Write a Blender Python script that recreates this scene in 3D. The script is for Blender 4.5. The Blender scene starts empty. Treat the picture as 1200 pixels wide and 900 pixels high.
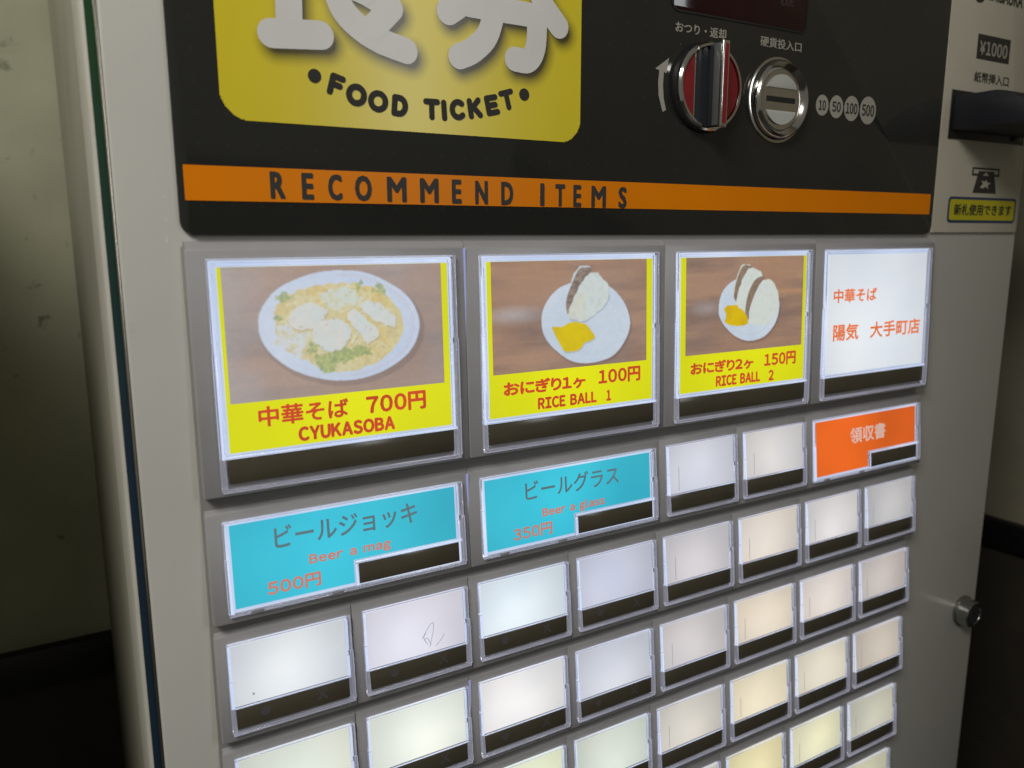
import bpy, bmesh, math, random
import numpy as np
from mathutils import Vector, Matrix

random.seed(7)
U = 0.055                      # one button column of the machine, in metres
SC = bpy.context.scene
COL = SC.collection
R = math.radians

# ------------------------------------------------------------------ camera
cam_d = bpy.data.cameras.new("camera")
cam = bpy.data.objects.new("camera", cam_d)
COL.objects.link(cam)
right = Vector((0.86193589, -0.50701246, -0.00221083)).normalized()
fwd = Vector((0.49820583, 0.84775766, -0.18192829)).normalized()
up = right.cross(fwd).normalized()
fwd = up.cross(right).normalized()
M = Matrix((right, up, -fwd)).transposed().to_4x4()
M.translation = Vector((-0.89538187, -5.49102783, 1.92822429)) * U
cam.matrix_world = M
cam_d.sensor_width = 36.0
cam_d.lens = 938.6643 / 1200 * 36.0
cam_d.clip_start = 0.01
cam_d.clip_end = 60
cam_d.dof.use_dof = True
cam_d.dof.focus_distance = 0.37
cam_d.dof.aperture_fstop = 11.0
SC.camera = cam

# ------------------------------------------------------------------ light
world = bpy.data.worlds.new("World")
SC.world = world
world.use_nodes = True
wb = world.node_tree.nodes["Background"]
wb.inputs[0].default_value = (0.80, 0.77, 0.68, 1)
wb.inputs[1].default_value = 0.13

def area(name, loc, target, sx, sy, power, color, spread=180):
    l = bpy.data.lights.new(name, 'AREA')
    l.shape = 'RECTANGLE'; l.size = sx * U; l.size_y = sy * U
    l.energy = power; l.color = color; l.spread = R(spread)
    o = bpy.data.objects.new(name, l); COL.objects.link(o)
    o.location = Vector(loc) * U
    d = (Vector(target) - Vector(loc)).normalized()
    o.rotation_euler = d.to_track_quat('-Z', 'Y').to_euler()
    return o
area("ceiling_lamp", (-10, -10, 14), (3, 0, 0), 8, 6, 6.7, (1.0, 0.965, 0.89))
area("doorway_daylight", (19.0, -40, 12), (2, 0, 2), 5, 16, 4.5, (0.95, 0.97, 1.0))
area("added_wall_light", (-2.6, 3.4, 6.4), (-1.6, 5.2, 2.0), 1.8, .6, 0.0035, (1.0, 0.96, 0.78))  # unseen light, added so the left wall fades from the top down

SC.view_settings.view_transform = 'Standard'
SC.view_settings.look = 'None'
SC.view_settings.exposure = 0.0
SC.view_settings.gamma = 1.0
SC.cycles.max_bounces = 8
SC.cycles.transparent_max_bounces = 16
SC.cycles.transmission_bounces = 8
SC.cycles.use_denoising = True
SC.cycles.sample_clamp_indirect = 4.0
SC.cycles.caustics_reflective = False

# ------------------------------------------------------------------ helpers
def lin(c, g=1.0):
    r = []
    for v in c:
        v = v / 255.0
        r.append((v / 12.92 if v <= 0.04045 else ((v + 0.055) / 1.055) ** 2.4) * g)
    return tuple(r)

def mat(name):
    m = bpy.data.materials.new(name); m.use_nodes = True
    nt = m.node_tree
    return m, nt, nt.nodes["Principled BSDF"]

def N(nt, t, **kw):
    n = nt.nodes.new(t)
    for k, v in kw.items(): setattr(n, k, v)
    return n

def noise_col(nt, b, c, amount, scale, detail=4, coord='Object', stretch=None):
    tc = N(nt, 'ShaderNodeTexCoord')
    src = tc.outputs[coord]
    if stretch:
        mp = N(nt, 'ShaderNodeMapping'); mp.inputs['Scale'].default_value = stretch
        nt.links.new(src, mp.inputs[0]); src = mp.outputs[0]
    nz = N(nt, 'ShaderNodeTexNoise')
    nz.inputs['Scale'].default_value = scale; nz.inputs['Detail'].default_value = detail
    nt.links.new(src, nz.inputs['Vector'])
    rp = N(nt, 'ShaderNodeValToRGB')
    rp.color_ramp.elements[0].position = 0.3; rp.color_ramp.elements[1].position = 0.72
    rp.color_ramp.elements[0].color = (*[max(0, v * (1 - amount)) for v in c], 1)
    rp.color_ramp.elements[1].color = (*[min(1, v * (1 + amount)) for v in c], 1)
    nt.links.new(nz.outputs[0], rp.inputs[0])
    nt.links.new(rp.outputs[0], b.inputs['Base Color'])
    return nz, src

def bump(nt, b, scale, strength, dist=0.0003, coord='Object'):
    tc = N(nt, 'ShaderNodeTexCoord'); nz = N(nt, 'ShaderNodeTexNoise')
    nz.inputs['Scale'].default_value = scale; nz.inputs['Detail'].default_value = 3
    bp = N(nt, 'ShaderNodeBump'); bp.inputs['Strength'].default_value = strength
    bp.inputs['Distance'].default_value = dist
    nt.links.new(tc.outputs[coord], nz.inputs['Vector'])
    nt.links.new(nz.outputs[0], bp.inputs['Height'])
    nt.links.new(bp.outputs[0], b.inputs['Normal'])

def plain(name, c, rough=0.5, metal=0.0, spec=0.5, var=0.06, scale=40, bmp=0.0, bs=900, coat=0):
    m, nt, b = mat(name)
    b.inputs['Roughness'].default_value = rough
    b.inputs['Metallic'].default_value = metal
    b.inputs['Specular IOR Level'].default_value = spec
    b.inputs['Coat Weight'].default_value = coat
    noise_col(nt, b, c, var, scale)
    if bmp: bump(nt, b, bs, bmp)
    return m

# painted steel of the door: faint mottling, orange peel, a few rubbed marks
def painted(name, c, rough=0.38):
    m, nt, b = mat(name)
    nz, src = noise_col(nt, b, c, 0.05, 9, 6)
    ramp = [n for n in nt.nodes if n.type == 'VALTORGB'][0]
    n2 = N(nt, 'ShaderNodeTexNoise'); n2.inputs['Scale'].default_value = 120; n2.inputs['Detail'].default_value = 8
    n2.inputs['Roughness'].default_value = 0.7
    nt.links.new(src, n2.inputs['Vector'])
    r2 = N(nt, 'ShaderNodeValToRGB')
    r2.color_ramp.elements[0].position = 0.62; r2.color_ramp.elements[1].position = 0.78
    r2.color_ramp.elements[0].color = (0, 0, 0, 1); r2.color_ramp.elements[1].color = (1, 1, 1, 1)
    mx = N(nt, 'ShaderNodeMix', data_type='RGBA')
    mul = N(nt, 'ShaderNodeMath', operation='MULTIPLY'); mul.inputs[1].default_value = 0.22
    nt.links.new(n2.outputs[0], r2.inputs[0]); nt.links.new(r2.outputs[0], mul.inputs[0])
    nt.links.new(mul.outputs[0], mx.inputs[0]); nt.links.new(ramp.outputs[0], mx.inputs[6])
    mx.inputs[7].default_value = (c[0] * .55, c[1] * .55, c[2] * .5, 1)
    nt.links.new(mx.outputs[2], b.inputs['Base Color'])
    b.inputs['Roughness'].default_value = rough
    bump(nt, b, 700, 0.08)
    return m

M_door = painted('door_paint', (0.60, 0.595, 0.555))
M_plate = plain('ivory_plate', (0.60, 0.565, 0.46), 0.35, var=0.03, bmp=0.05)
M_bezel = plain('bezel_plastic', (0.41, 0.405, 0.415), 0.34, var=0.05, bmp=0.10, bs=1200)
M_bed = plain('bed_plastic', (0.27, 0.265, 0.25), 0.45, bmp=0.08)
M_black = plain('black_plastic', (0.012, 0.012, 0.013), 0.4, var=0.1)
M_navy = plain('inserter_plastic', (0.010, 0.010, 0.016), 0.55, var=0.15, bmp=0.15)
M_strip = plain('sold_out_window', (0.085, 0.075, 0.052), 0.18, var=0.12, scale=25)
M_mark = plain('unlit_mark', (0.10, 0.092, 0.096), 0.4)
M_side = plain('door_side_paint', (0.62, 0.60, 0.54), 0.5, bmp=0.05)
M_cab = plain('cabinet_paint', (0.34, 0.33, 0.27), 0.6, var=0.12, scale=12, bmp=0.1)
M_chrome = plain('chrome', (0.85, 0.85, 0.84), 0.12, 1.0, var=0.02)
M_steel = plain('warm_steel', (0.72, 0.65, 0.54), 0.2, 1.0, var=0.04, scale=60)
M_lightplastic = plain('pale_insert', (0.55, 0.56, 0.53), 0.3, var=0.04)
M_red = plain('red_insert', (0.27, 0.010, 0.014), 0.3, var=0.15, scale=60)
M_smoke = plain('smoked_plastic', (0.035, 0.038, 0.044), 0.12, var=0.2, scale=30, coat=0.3)
M_print = plain('grey_print', (0.42, 0.40, 0.34), 0.5, var=0.04)
M_ink = plain('black_ink', (0.022, 0.018, 0.012), 0.5, var=0.05)
M_ink2 = plain('charcoal_ink', (0.035, 0.034, 0.030), 0.5, var=0.05)
M_orange = plain('orange_band_print', (0.95, 0.27, 0.002), 0.3, spec=.12, var=0.05, scale=14)
M_white = plain('white_print', (0.80, 0.79, 0.77), 0.3, var=0.03)
M_yel = plain('yellow_sticker', (0.62, 0.56, 0.015), 0.4, var=0.04)
M_blue = plain('blue_border', (0.02, 0.05, 0.13), 0.4)
M_maroon = plain('display_window', (0.022, 0.003, 0.005), 0.08, var=0.1, coat=0.2)

# glossy acrylic display panel with faint printed dot grid
def panel_mat():
    m, nt, b = mat('charcoal_acrylic')
    tc = N(nt, 'ShaderNodeTexCoord'); sx = N(nt, 'ShaderNodeSeparateXYZ')
    nt.links.new(tc.outputs['Object'], sx.inputs[0])
    def frac(out, period, off):
        a = N(nt, 'ShaderNodeMath', operation='MULTIPLY_ADD')
        a.inputs[1].default_value = 1 / (period * U); a.inputs[2].default_value = off
        f = N(nt, 'ShaderNodeMath', operation='FRACT'); s = N(nt, 'ShaderNodeMath', operation='SUBTRACT'); s.inputs[1].default_value = 0.5
        q = N(nt, 'ShaderNodeMath', operation='MULTIPLY')
        nt.links.new(out, a.inputs[0]); nt.links.new(a.outputs[0], f.inputs[0]); nt.links.new(f.outputs[0], s.inputs[0])
        nt.links.new(s.outputs[0], q.inputs[0]); nt.links.new(s.outputs[0], q.inputs[1])
        return q.outputs[0]
    ad = N(nt, 'ShaderNodeMath', operation='ADD')
    nt.links.new(frac(sx.outputs[0], 0.19, 0.2), ad.inputs[0]); nt.links.new(frac(sx.outputs[2], 0.19, 0.3), ad.inputs[1])
    lt = N(nt, 'ShaderNodeMath', operation='LESS_THAN'); lt.inputs[1].default_value = 0.0052
    nt.links.new(ad.outputs[0], lt.inputs[0])
    ml = N(nt, 'ShaderNodeMath', operation='MULTIPLY'); ml.inputs[1].default_value = 0.28
    nt.links.new(lt.outputs[0], ml.inputs[0])
    nz = N(nt, 'ShaderNodeTexNoise'); nz.inputs['Scale'].default_value = 14; nz.inputs['Detail'].default_value = 5
    nt.links.new(tc.outputs['Object'], nz.inputs['Vector'])
    rp = N(nt, 'ShaderNodeValToRGB')
    rp.color_ramp.elements[0].color = (0.025, 0.0258, 0.0235, 1); rp.color_ramp.elements[1].color = (0.036, 0.0362, 0.032, 1)
    nt.links.new(nz.outputs[0], rp.inputs[0])
    mx = N(nt, 'ShaderNodeMix', data_type='RGBA'); mx.inputs[7].default_value = (0.055, 0.055, 0.05, 1)
    nt.links.new(ml.outputs[0], mx.inputs[0]); nt.links.new(rp.outputs[0], mx.inputs[6])
    nt.links.new(mx.outputs[2], b.inputs['Base Color'])
    b.inputs['Roughness'].default_value = 0.07
    b.inputs['Specular IOR Level'].default_value = 0.55
    # finger smears in the gloss
    n3 = N(nt, 'ShaderNodeTexNoise'); n3.inputs['Scale'].default_value = 30; n3.inputs['Detail'].default_value = 6
    nt.links.new(tc.outputs['Object'], n3.inputs['Vector'])
    mr = N(nt, 'ShaderNodeMapRange'); mr.inputs[1].default_value = 0.3; mr.inputs[2].default_value = 0.8
    mr.inputs[3].default_value = 0.04; mr.inputs[4].default_value = 0.16
    nt.links.new(n3.outputs[0], mr.inputs[0]); nt.links.new(mr.outputs[0], b.inputs['Roughness'])
    return m
M_panel = panel_mat()

def vcol_mat(name, emit=0.0, rough=0.4):
    m, nt, b = mat(name)
    at = N(nt, 'ShaderNodeAttribute', attribute_name='print')
    nt.links.new(at.outputs['Color'], b.inputs['Base Color'])
    if emit:
        nt.links.new(at.outputs['Color'], b.inputs['Emission Color'])
        b.inputs['Emission Strength'].default_value = emit
        mb = N(nt, 'ShaderNodeMix', data_type='RGBA'); mb.inputs[0].default_value = 0.82
        nt.links.new(at.outputs['Color'], mb.inputs[6]); mb.inputs[7].default_value = (0, 0, 0, 1)
        nt.links.new(mb.outputs[2], b.inputs['Base Color'])
    b.inputs['Roughness'].default_value = rough
    return m
M_labelprint = vcol_mat('yellow_label_print', 0, 0.22)
M_photo = vcol_mat('backlit_food_print', 0.95)

# backlit sheets: they give off light themselves; target colour as seen lit
def lit(name, rgb, var=0.04, scale=22, base=0.35, g=0.9, lamp=None):
    c = lin(rgb)
    m, nt, b = mat(name)
    tc = N(nt, 'ShaderNodeTexCoord'); nz = N(nt, 'ShaderNodeTexNoise')
    oi = N(nt, 'ShaderNodeObjectInfo')
    ad = N(nt, 'ShaderNodeVectorMath', operation='ADD')
    sc = N(nt, 'ShaderNodeVectorMath', operation='SCALE'); sc.inputs['Scale'].default_value = 3.0
    nt.links.new(oi.outputs['Location'], sc.inputs[0]); nt.links.new(tc.outputs['Object'], ad.inputs[0]); nt.links.new(sc.outputs[0], ad.inputs[1])
    nz.inputs['Scale'].default_value = scale; nz.inputs['Detail'].default_value = 1.5
    nt.links.new(ad.outputs[0], nz.inputs['Vector'])
    rp = N(nt, 'ShaderNodeValToRGB')
    rp.color_ramp.elements[0].position = 0.3; rp.color_ramp.elements[1].position = 0.7
    rp.color_ramp.elements[0].color = (c[0] * (1 - 2.2 * var), c[1] * (1 - 1.6 * var), c[2] * (1 - var), 1)
    rp.color_ramp.elements[1].color = (min(1, c[0] * (1 + var)), min(1, c[1] * (1 + var)), min(1, c[2] * (1 + var * .6)), 1)
    nt.links.new(nz.outputs[0], rp.inputs[0])
    nt.links.new(rp.outputs[0], b.inputs['Emission Color'])
    b.inputs['Emission Strength'].default_value = g
    if lamp:
        # a diffuser sheet over a lamp: strongest over the lamp, weaker towards the frame
        lx, lz, rad, drop = lamp
        dv = N(nt, 'ShaderNodeVectorMath', operation='DISTANCE'); dv.inputs[1].default_value = (lx * U, -.013 * U, lz * U)
        nt.links.new(tc.outputs['Object'], dv.inputs[0])
        m2 = N(nt, 'ShaderNodeMapRange', interpolation_type='SMOOTHSTEP')
        m2.inputs[1].default_value = 0.0; m2.inputs[2].default_value = rad * U
        m2.inputs[3].default_value = g * 1.10; m2.inputs[4].default_value = g * (1 - drop)
        nt.links.new(dv.outputs['Value'], m2.inputs[0]); nt.links.new(m2.outputs[0], b.inputs['Emission Strength'])
    b.inputs['Base Color'].default_value = (*[v * base for v in c], 1)
    b.inputs['Roughness'].default_value = 0.5
    return m

M_plateLED = lit('led_plate', (196, 206, 228), 0.10, g=1.0)
M_yelcard = lit('backlit_yellow_card', (220, 220, 14), 0.03, g=.95, lamp=(.95, -.9, 1.6, .14))
M_cyan = lit('backlit_cyan_card', (60, 192, 214), 0.06, g=.95, lamp=(.75, -.30, 1.15, .20))
M_orangecard = lit('backlit_orange_card', (240, 104, 30), 0.08, g=.95, lamp=(.4, -.45, 1.4, .22))
M_whitecard = lit('backlit_white_card', (226, 230, 234), 0.04, g=1.0, lamp=(.9, -.85, 1.5, .16))
M_redink = lit('backlit_red_ink', (206, 72, 36), 0.08, 60)
M_orink = lit('backlit_orange_ink', (240, 122, 62), 0.05, 60)
M_coralink = lit('backlit_coral_ink', (206, 128, 110), 0.05, 60)
M_greyink = lit('backlit_grey_ink', (128, 156, 158), 0.08, 60)
M_darkink = lit('backlit_dark_ink', (92, 120, 126), 0.08, 60)
M_paleink = lit('backlit_pale_ink', (228, 196, 180), 0.05, 60)

# thin clear acrylic pane
def pane_mat():
    m = bpy.data.materials.new('clear_acrylic_pane'); m.use_nodes = True
    nt = m.node_tree; nt.nodes.clear()
    out = N(nt, 'ShaderNodeOutputMaterial'); tr = N(nt, 'ShaderNodeBsdfTransparent'); gl = N(nt, 'ShaderNodeBsdfGlossy')
    gl.inputs['Roughness'].default_value = 0.06
    tr.inputs[0].default_value = (0.985, 0.99, 1, 1)
    lw = N(nt, 'ShaderNodeLayerWeight'); lw.inputs[0].default_value = 0.5
    pw = N(nt, 'ShaderNodeMath', operation='POWER'); pw.inputs[1].default_value = 4.5
    ma = N(nt, 'ShaderNodeMath', operation='MULTIPLY_ADD'); ma.inputs[1].default_value = 0.9; ma.inputs[2].default_value = 0.035
    nt.links.new(lw.outputs['Facing'], pw.inputs[0]); nt.links.new(pw.outputs[0], ma.inputs[0])
    mx = N(nt, 'ShaderNodeMixShader')
    nt.links.new(ma.outputs[0], mx.inputs[0]); nt.links.new(tr.outputs[0], mx.inputs[1]); nt.links.new(gl.outputs[0], mx.inputs[2])
    nt.links.new(mx.outputs[0], out.inputs[0])
    return m
M_pane = pane_mat()
M_acryl, nt_, b_ = mat('clear_acrylic_rim')
b_.inputs['Base Color'].default_value = (0.93, 0.95, 1, 1)
b_.inputs['Transmission Weight'].default_value = 1.0
b_.inputs['IOR'].default_value = 1.45
b_.inputs['Roughness'].default_value = 0.08
b_.inputs['Emission Color'].default_value = (0.66, 0.66, 0.80, 1)
b_.inputs['Emission Strength'].default_value = 0.085  # slight emission imitates backlight carried into the rim
bump(nt_, b_, 160, 0.25)

# ---- mesh makers: everything in U units, y points into the machine
def finish(me, smooth=None):
    if smooth is not None:
        for p in me.polygons: p.use_smooth = True
        me.set_sharp_from_angle(angle=R(smooth))
    me.update()
    return me

def obj(name, me, m=None, parent=None, loc=None, rx=0):
    o = bpy.data.objects.new(name, me); COL.objects.link(o)
    if m is not None and not me.materials: me.materials.append(m)
    if loc: o.location = Vector(loc) * U
    if rx: o.rotation_euler = (rx, 0, 0)
    if parent: o.parent = parent
    return o

def from_bm(bm, name='mesh', smooth=None):
    bmesh.ops.recalc_face_normals(bm, faces=bm.faces)
    bmesh.ops.scale(bm, vec=(U, U, U), verts=bm.verts)
    me = bpy.data.meshes.new(name); bm.to_mesh(me); bm.free()
    return finish(me, smooth)

def add_box(bm, x0, x1, y0, y1, z0, z1, bev=0, seg=2):
    vs = [bm.verts.new((x, y, z)) for z in (z0, z1) for y in (y0, y1) for x in (x0, x1)]
    fs = [(0, 1, 3, 2), (4, 6, 7, 5), (0, 4, 5, 1), (2, 3, 7, 6), (0, 2, 6, 4), (1, 5, 7, 3)]
    faces = [bm.faces.new([vs[i] for i in f]) for f in fs]
    if bev:
        es = list({e for f in faces for e in f.edges})
        bmesh.ops.bevel(bm, geom=es, offset=bev, segments=seg, profile=0.5, affect='EDGES')

def box(x0, x1, y0, y1, z0, z1, bev=0, seg=2):
    bm = bmesh.new(); add_box(bm, x0, x1, y0, y1, z0, z1, bev, seg)
    return from_bm(bm, smooth=40 if bev else None)

def prism(bm, pts, y0, y1, bev=0):
    """outline in the xz plane, front at y0, back at y1"""
    a = [bm.verts.new((x, y0, z)) for x, z in pts]
    b = [bm.verts.new((x, y1, z)) for x, z in pts]
    n = len(pts)
    f = bm.faces.new(a); bm.faces.new(list(reversed(b)))
    for i in range(n):
        bm.faces.new((a[i], b[i], b[(i + 1) % n], a[(i + 1) % n]))
    if bev:
        bmesh.ops.bevel(bm, geom=list(f.edges), offset=bev, segments=2, profile=0.5, affect='EDGES')

def prism_me(pts, y0, y1, bev=0, smooth=40):
    bm = bmesh.new(); prism(bm, pts, y0, y1, bev); return from_bm(bm, smooth=smooth)

def rrect(x0, x1, z0, z1, r, n=8, corners=(1, 1, 1, 1)):
    """rounded rectangle outline; corners BL BR TR TL"""
    out = []
    for k, (cx, cz, a0) in enumerate(((x0, z0, 180), (x1, z0, 270), (x1, z1, 0), (x0, z1, 90))):
        if not corners[k]:
            out.append((cx, cz)); continue
        ox = cx + (r if k in (0, 3) else -r); oz = cz + (r if k in (0, 1) else -r)
        for i in range(n + 1):
            a = R(a0 + 90 * i / n); out.append((ox + r * math.cos(a), oz + r * math.sin(a)))
    return out

def disc_pts(cx, cz, r, n=40, rz=None):
    rz = r if rz is None else rz
    return [(cx + r * math.cos(2 * math.pi * i / n), cz + rz * math.sin(2 * math.pi * i / n)) for i in range(n)]

def lathe(profile, cx, cz, n=64, smooth=35):
    """profile of (radius, y); revolve round the y axis"""
    bm = bmesh.new(); rings = []
    for r, y in profile:
        if r < 1e-6: rings.append([bm.verts.new((cx, y, cz))])
        else: rings.append([bm.verts.new((cx + r * math.cos(2 * math.pi * i / n), y, cz + r * math.sin(2 * math.pi * i / n))) for i in range(n)])
    for a, b in zip(rings, rings[1:]):
        for i in range(n):
            j = (i + 1) % n
            q = [a[i % len(a)], a[j % len(a)], b[j % len(b)], b[i % len(b)]]
            u = []
            for v in q:
                if v not in u: u.append(v)
            if len(u) > 2: bm.faces.new(u)
    return from_bm(bm, smooth=smooth)

# ---- text
_tc = {}
def text_geo(s, bold):
    """returns vertices (2d, unit em) and faces of a filled string"""
    key = (s, bold)
    if key in _tc: return _tc[key]
    c = bpy.data.curves.new('t', 'FONT'); c.body = s; c.fill_mode = 'FRONT'; c.resolution_u = 3; c.offset = bold
    o = bpy.data.objects.new('t', c); COL.objects.link(o)
    bpy.context.view_layer.update()
    dg = bpy.context.evaluated_depsgraph_get()
    me = bpy.data.meshes.new_from_object(o.evaluated_get(dg))
    vs = np.array([v.co[:2] for v in me.vertices], float)
    fs = [tuple(p.vertices) for p in me.polygons]
    bpy.data.objects.remove(o); bpy.data.curves.remove(c); bpy.data.meshes.remove(me)
    _tc[key] = (vs, fs)
    return _tc[key]

def geo_for(s):
    # latin letters and digits after '~' are taken from the wide sans face, set tight
    if not s.startswith('~'): return text_geo(s, 0.0)
    V, F, x = [], [], 0.0; n = 0
    for ch in s[1:]:
        if ch == ' ': x += .44; continue
        o = ord(ch); wch = chr(o + 0xFEE0) if 33 <= o <= 126 else ('\uFFE5' if ch == '\u00a5' else ch)
        vs, fs = text_geo(wch, 0.0)
        mn, mx_ = vs[:, 0].min(), vs[:, 0].max()
        V.append(vs - [mn - x, 0]); F += [tuple(i + n for i in f) for f in fs]; n += len(vs)
        x += (mx_ - mn) + (.14 if o < 256 else .10)
    return np.concatenate(V), F

def text_mesh(items, y=0.0, square=False):
    """items: (string, x0, x1, z0, z1, bold) fitted to boxes; x1 None keeps natural width, one flat mesh facing -y"""
    V, F = [], []
    for it in items:
        s, x0, x1, z0, z1, bold = it[:6]
        ang = it[6] if len(it) > 6 else 0
        centred = it[7] if len(it) > 7 else False
        vs, fs = geo_for(s)
        if len(vs) == 0: continue
        mn, mxx = vs.min(0), vs.max(0)
        bd = max(0, bold) * (z1 - z0) * 2.6
        x0 += bd; z0 += bd; z1 -= bd
        if x1 is not None: x1 -= bd
        kz = (z1 - z0) / (mxx[1] - mn[1])
        kx = kz * (1.0 if x1 is None else 1) if x1 is None else (x1 - x0) / (mxx[0] - mn[0])
        px = (vs[:, 0] - mn[0]) * kx + x0; pz = (vs[:, 1] - mn[1]) * kz + z0
        if centred: px = px - (mxx[0] - mn[0]) * kx / 2
        if ang:
            cx, cz = (px.min() + px.max()) / 2, (pz.min() + pz.max()) / 2
            dx, dz = px - cx, pz - cz
            px, pz = cx + dx * math.cos(ang) - dz * math.sin(ang), cz + dx * math.sin(ang) + dz * math.cos(ang)
        for k in range(9 if bd else 1):
            ox, oz = (0, 0) if k == 0 else (bd * math.cos(k * math.pi / 4), bd * math.sin(k * math.pi / 4))
            if square and k:
                ox, oz = (ox * 1.2 if k % 2 else ox), (math.copysign(bd * .85, oz) if k % 2 else oz)
            o = len(V)
            V += [((a + ox) * U, (y - .00025 * k) * U, (b + oz) * U) for a, b in zip(px, pz)]
            F += [tuple(i + o for i in f) for f in fs]
    me = bpy.data.meshes.new('lettering'); me.from_pydata(V, [], F); me.update()
    return me

def smooth_line(pts, n=8):
    if len(pts) < 3: return [Vector(p) for p in pts]
    P = [Vector(p) for p in pts]; P = [2 * P[0] - P[1]] + P + [2 * P[-1] - P[-2]]
    out = []
    for i in range(1, len(P) - 2):
        for k in range(n):
            t = k / n
            a, b, c, d = P[i - 1], P[i], P[i + 1], P[i + 2]
            out.append(0.5 * ((2 * b) + (c - a) * t + (2 * a - 5 * b + 4 * c - d) * t * t + (3 * b - a - 3 * c + d) * t ** 3))
    out.append(P[-2]); return out

def stroke(bm, pts, r, y, closed=False):
    """brush stroke with round ends lying in the plane y"""
    L = smooth_line(pts)
    n = len(L)
    def nrm(i):
        a = L[max(0, i - 1)]; b = L[min(n - 1, i + 1)]
        if closed:
            a = L[(i - 1) % (n - 1)]; b = L[(i + 1) % (n - 1)]
        d = (b - a).normalized(); return Vector((-d.y, d.x))
    lf = [L[i] + nrm(i) * r for i in range(n)]; rt = [L[i] - nrm(i) * r for i in range(n)]
    if closed:
        lf[-1] = lf[0]; rt[-1] = rt[0]
        a = [bm.verts.new((p.x, y, p.y)) for p in lf[:-1]]; b = [bm.verts.new((p.x, y, p.y)) for p in rt[:-1]]
        m = len(a)
        for i in range(m): bm.faces.new((a[i], a[(i + 1) % m], b[(i + 1) % m], b[i]))
        return
    d0 = nrm(0); d1 = nrm(n - 1)
    a0 = math.atan2(d0.y, d0.x); a1 = math.atan2(d1.y, d1.x)
    out = [L[0] + Vector((math.cos(a0 + math.pi * k / 10), math.sin(a0 + math.pi * k / 10))) * r for k in range(1, 10)][::-1]
    out = lf[::-1] + [L[0] + Vector((math.cos(a0 + math.pi * k / 10), math.sin(a0 + math.pi * k / 10))) * r for k in range(1, 10)] + rt \
        + [L[-1] + Vector((math.cos(a1 + math.pi + math.pi * k / 10), math.sin(a1 + math.pi + math.pi * k / 10))) * r for k in range(1, 10)]
    bm.faces.new([bm.verts.new((p.x, y, p.y)) for p in out])

def flat(name, m, parent, polys, y, loc=None):
    bm = bmesh.new()
    for k, pts in enumerate(polys):
        bm.faces.new([bm.verts.new((p[0], y, p[1])) for p in pts])
    me = from_bm(bm)
    return obj(name, me, m, parent, loc)

# ---- print painting on a fine grid
def vnoise(x, z, seed, f):
    rng = np.random.default_rng(seed); T = rng.random((64, 64))
    xx = x * f + 100; zz = z * f + 100
    i = np.floor(xx).astype(int); j = np.floor(zz).astype(int); u = xx - i; v = zz - j
    u = u * u * (3 - 2 * u); v = v * v * (3 - 2 * v)
    g = lambda a, b: T[a % 64, b % 64]
    return (g(i, j) * (1 - u) + g(i + 1, j) * u) * (1 - v) + (g(i, j + 1) * (1 - u) + g(i + 1, j + 1) * u) * v
def fbm(x, z, seed, f, o=4):
    s = 0; a = .5
    for k in range(o): s = s + a * vnoise(x, z, seed + k, f * 2 ** k); a *= .5
    return s / (1 - .5 ** o)
def inside(x, z, poly):
    c = np.zeros(x.shape, bool); n = len(poly)
    for i in range(n):
        x1, z1 = poly[i]; x2, z2 = poly[(i + 1) % n]
        if z1 == z2: continue
        c ^= ((z1 > z) != (z2 > z)) & (x < (x2 - x1) * (z - z1) / (z2 - z1) + x1)
    return c
def seg_dist(x, z, pts):
    d = np.full(x.shape, 9.0)
    L = smooth_line(pts, 5)
    for a, b in zip(L, L[1:]):
        dx, dz = b.x - a.x, b.y - a.y; q = dx * dx + dz * dz + 1e-12
        t = np.clip(((x - a.x) * dx + (z - a.y) * dz) / q, 0, 1)
        d = np.minimum(d, np.hypot(x - a.x - t * dx, z - a.y - t * dz))
    return d
def sm(p, n=4):
    L = smooth_line([p[-1]] + list(p) + [p[0], p[1]], n)
    return [(v.x, v.y) for v in L[n:-n - 1]]
def grid_print(name, m, parent, x0, x1, z0, z1, nx, nz, y, paint, clip=None, blur=0):
    X, Z = np.meshgrid(np.linspace(x0, x1, nx), np.linspace(z0, z1, nz))
    colr = np.array(paint(X, Z), float)
    if blur:
        for _ in range(blur):
            p_ = np.pad(colr, ((1, 1), (1, 1), (0, 0)), 'edge')
            colr = (p_[:-2, 1:-1] + p_[2:, 1:-1] + p_[1:-1, :-2] + p_[1:-1, 2:] + 2 * colr) / 6
        g1 = fbm(X, Z, 301, 70, 2) - .5; g2 = fbm(X, Z, 311, 24, 3) - .5
        colr = np.clip(colr * (1 + .07 * g1 + .07 * g2)[..., None], 0, 1)
    V = np.stack([X.ravel() * U, np.full(X.size, y * U), Z.ravel() * U], 1)
    i = np.arange(nx * nz).reshape(nz, nx)
    F = np.stack([i[:-1, :-1].ravel(), i[:-1, 1:].ravel(), i[1:, 1:].ravel(), i[1:, :-1].ravel()], 1)
    if clip is not None:
        cx = V[F].mean(1) / U
        F = F[inside(cx[:, 0], cx[:, 2], clip)]
    me = bpy.data.meshes.new(name)
    me.from_pydata(V.tolist(), [], F.tolist())
    at = me.color_attributes.new('print', 'FLOAT_COLOR', 'POINT')
    rgba = np.ones((nx * nz, 4)); rgba[:, :3] = colr.reshape(-1, 3)
    at.data.foreach_set('color', rgba.ravel())
    me.update()
    return obj(name, me, m, parent)
def L3(c): return np.array(lin(c))
def mixc(base, col, w): return base * (1 - w[..., None]) + col * w[..., None]

def empty(name, loc, parent=None):
    o = bpy.data.objects.new(name, None); COL.objects.link(o)
    o.location = Vector(loc) * U; o.empty_display_size = 0.02
    if parent: o.parent = parent
    return o

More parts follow.
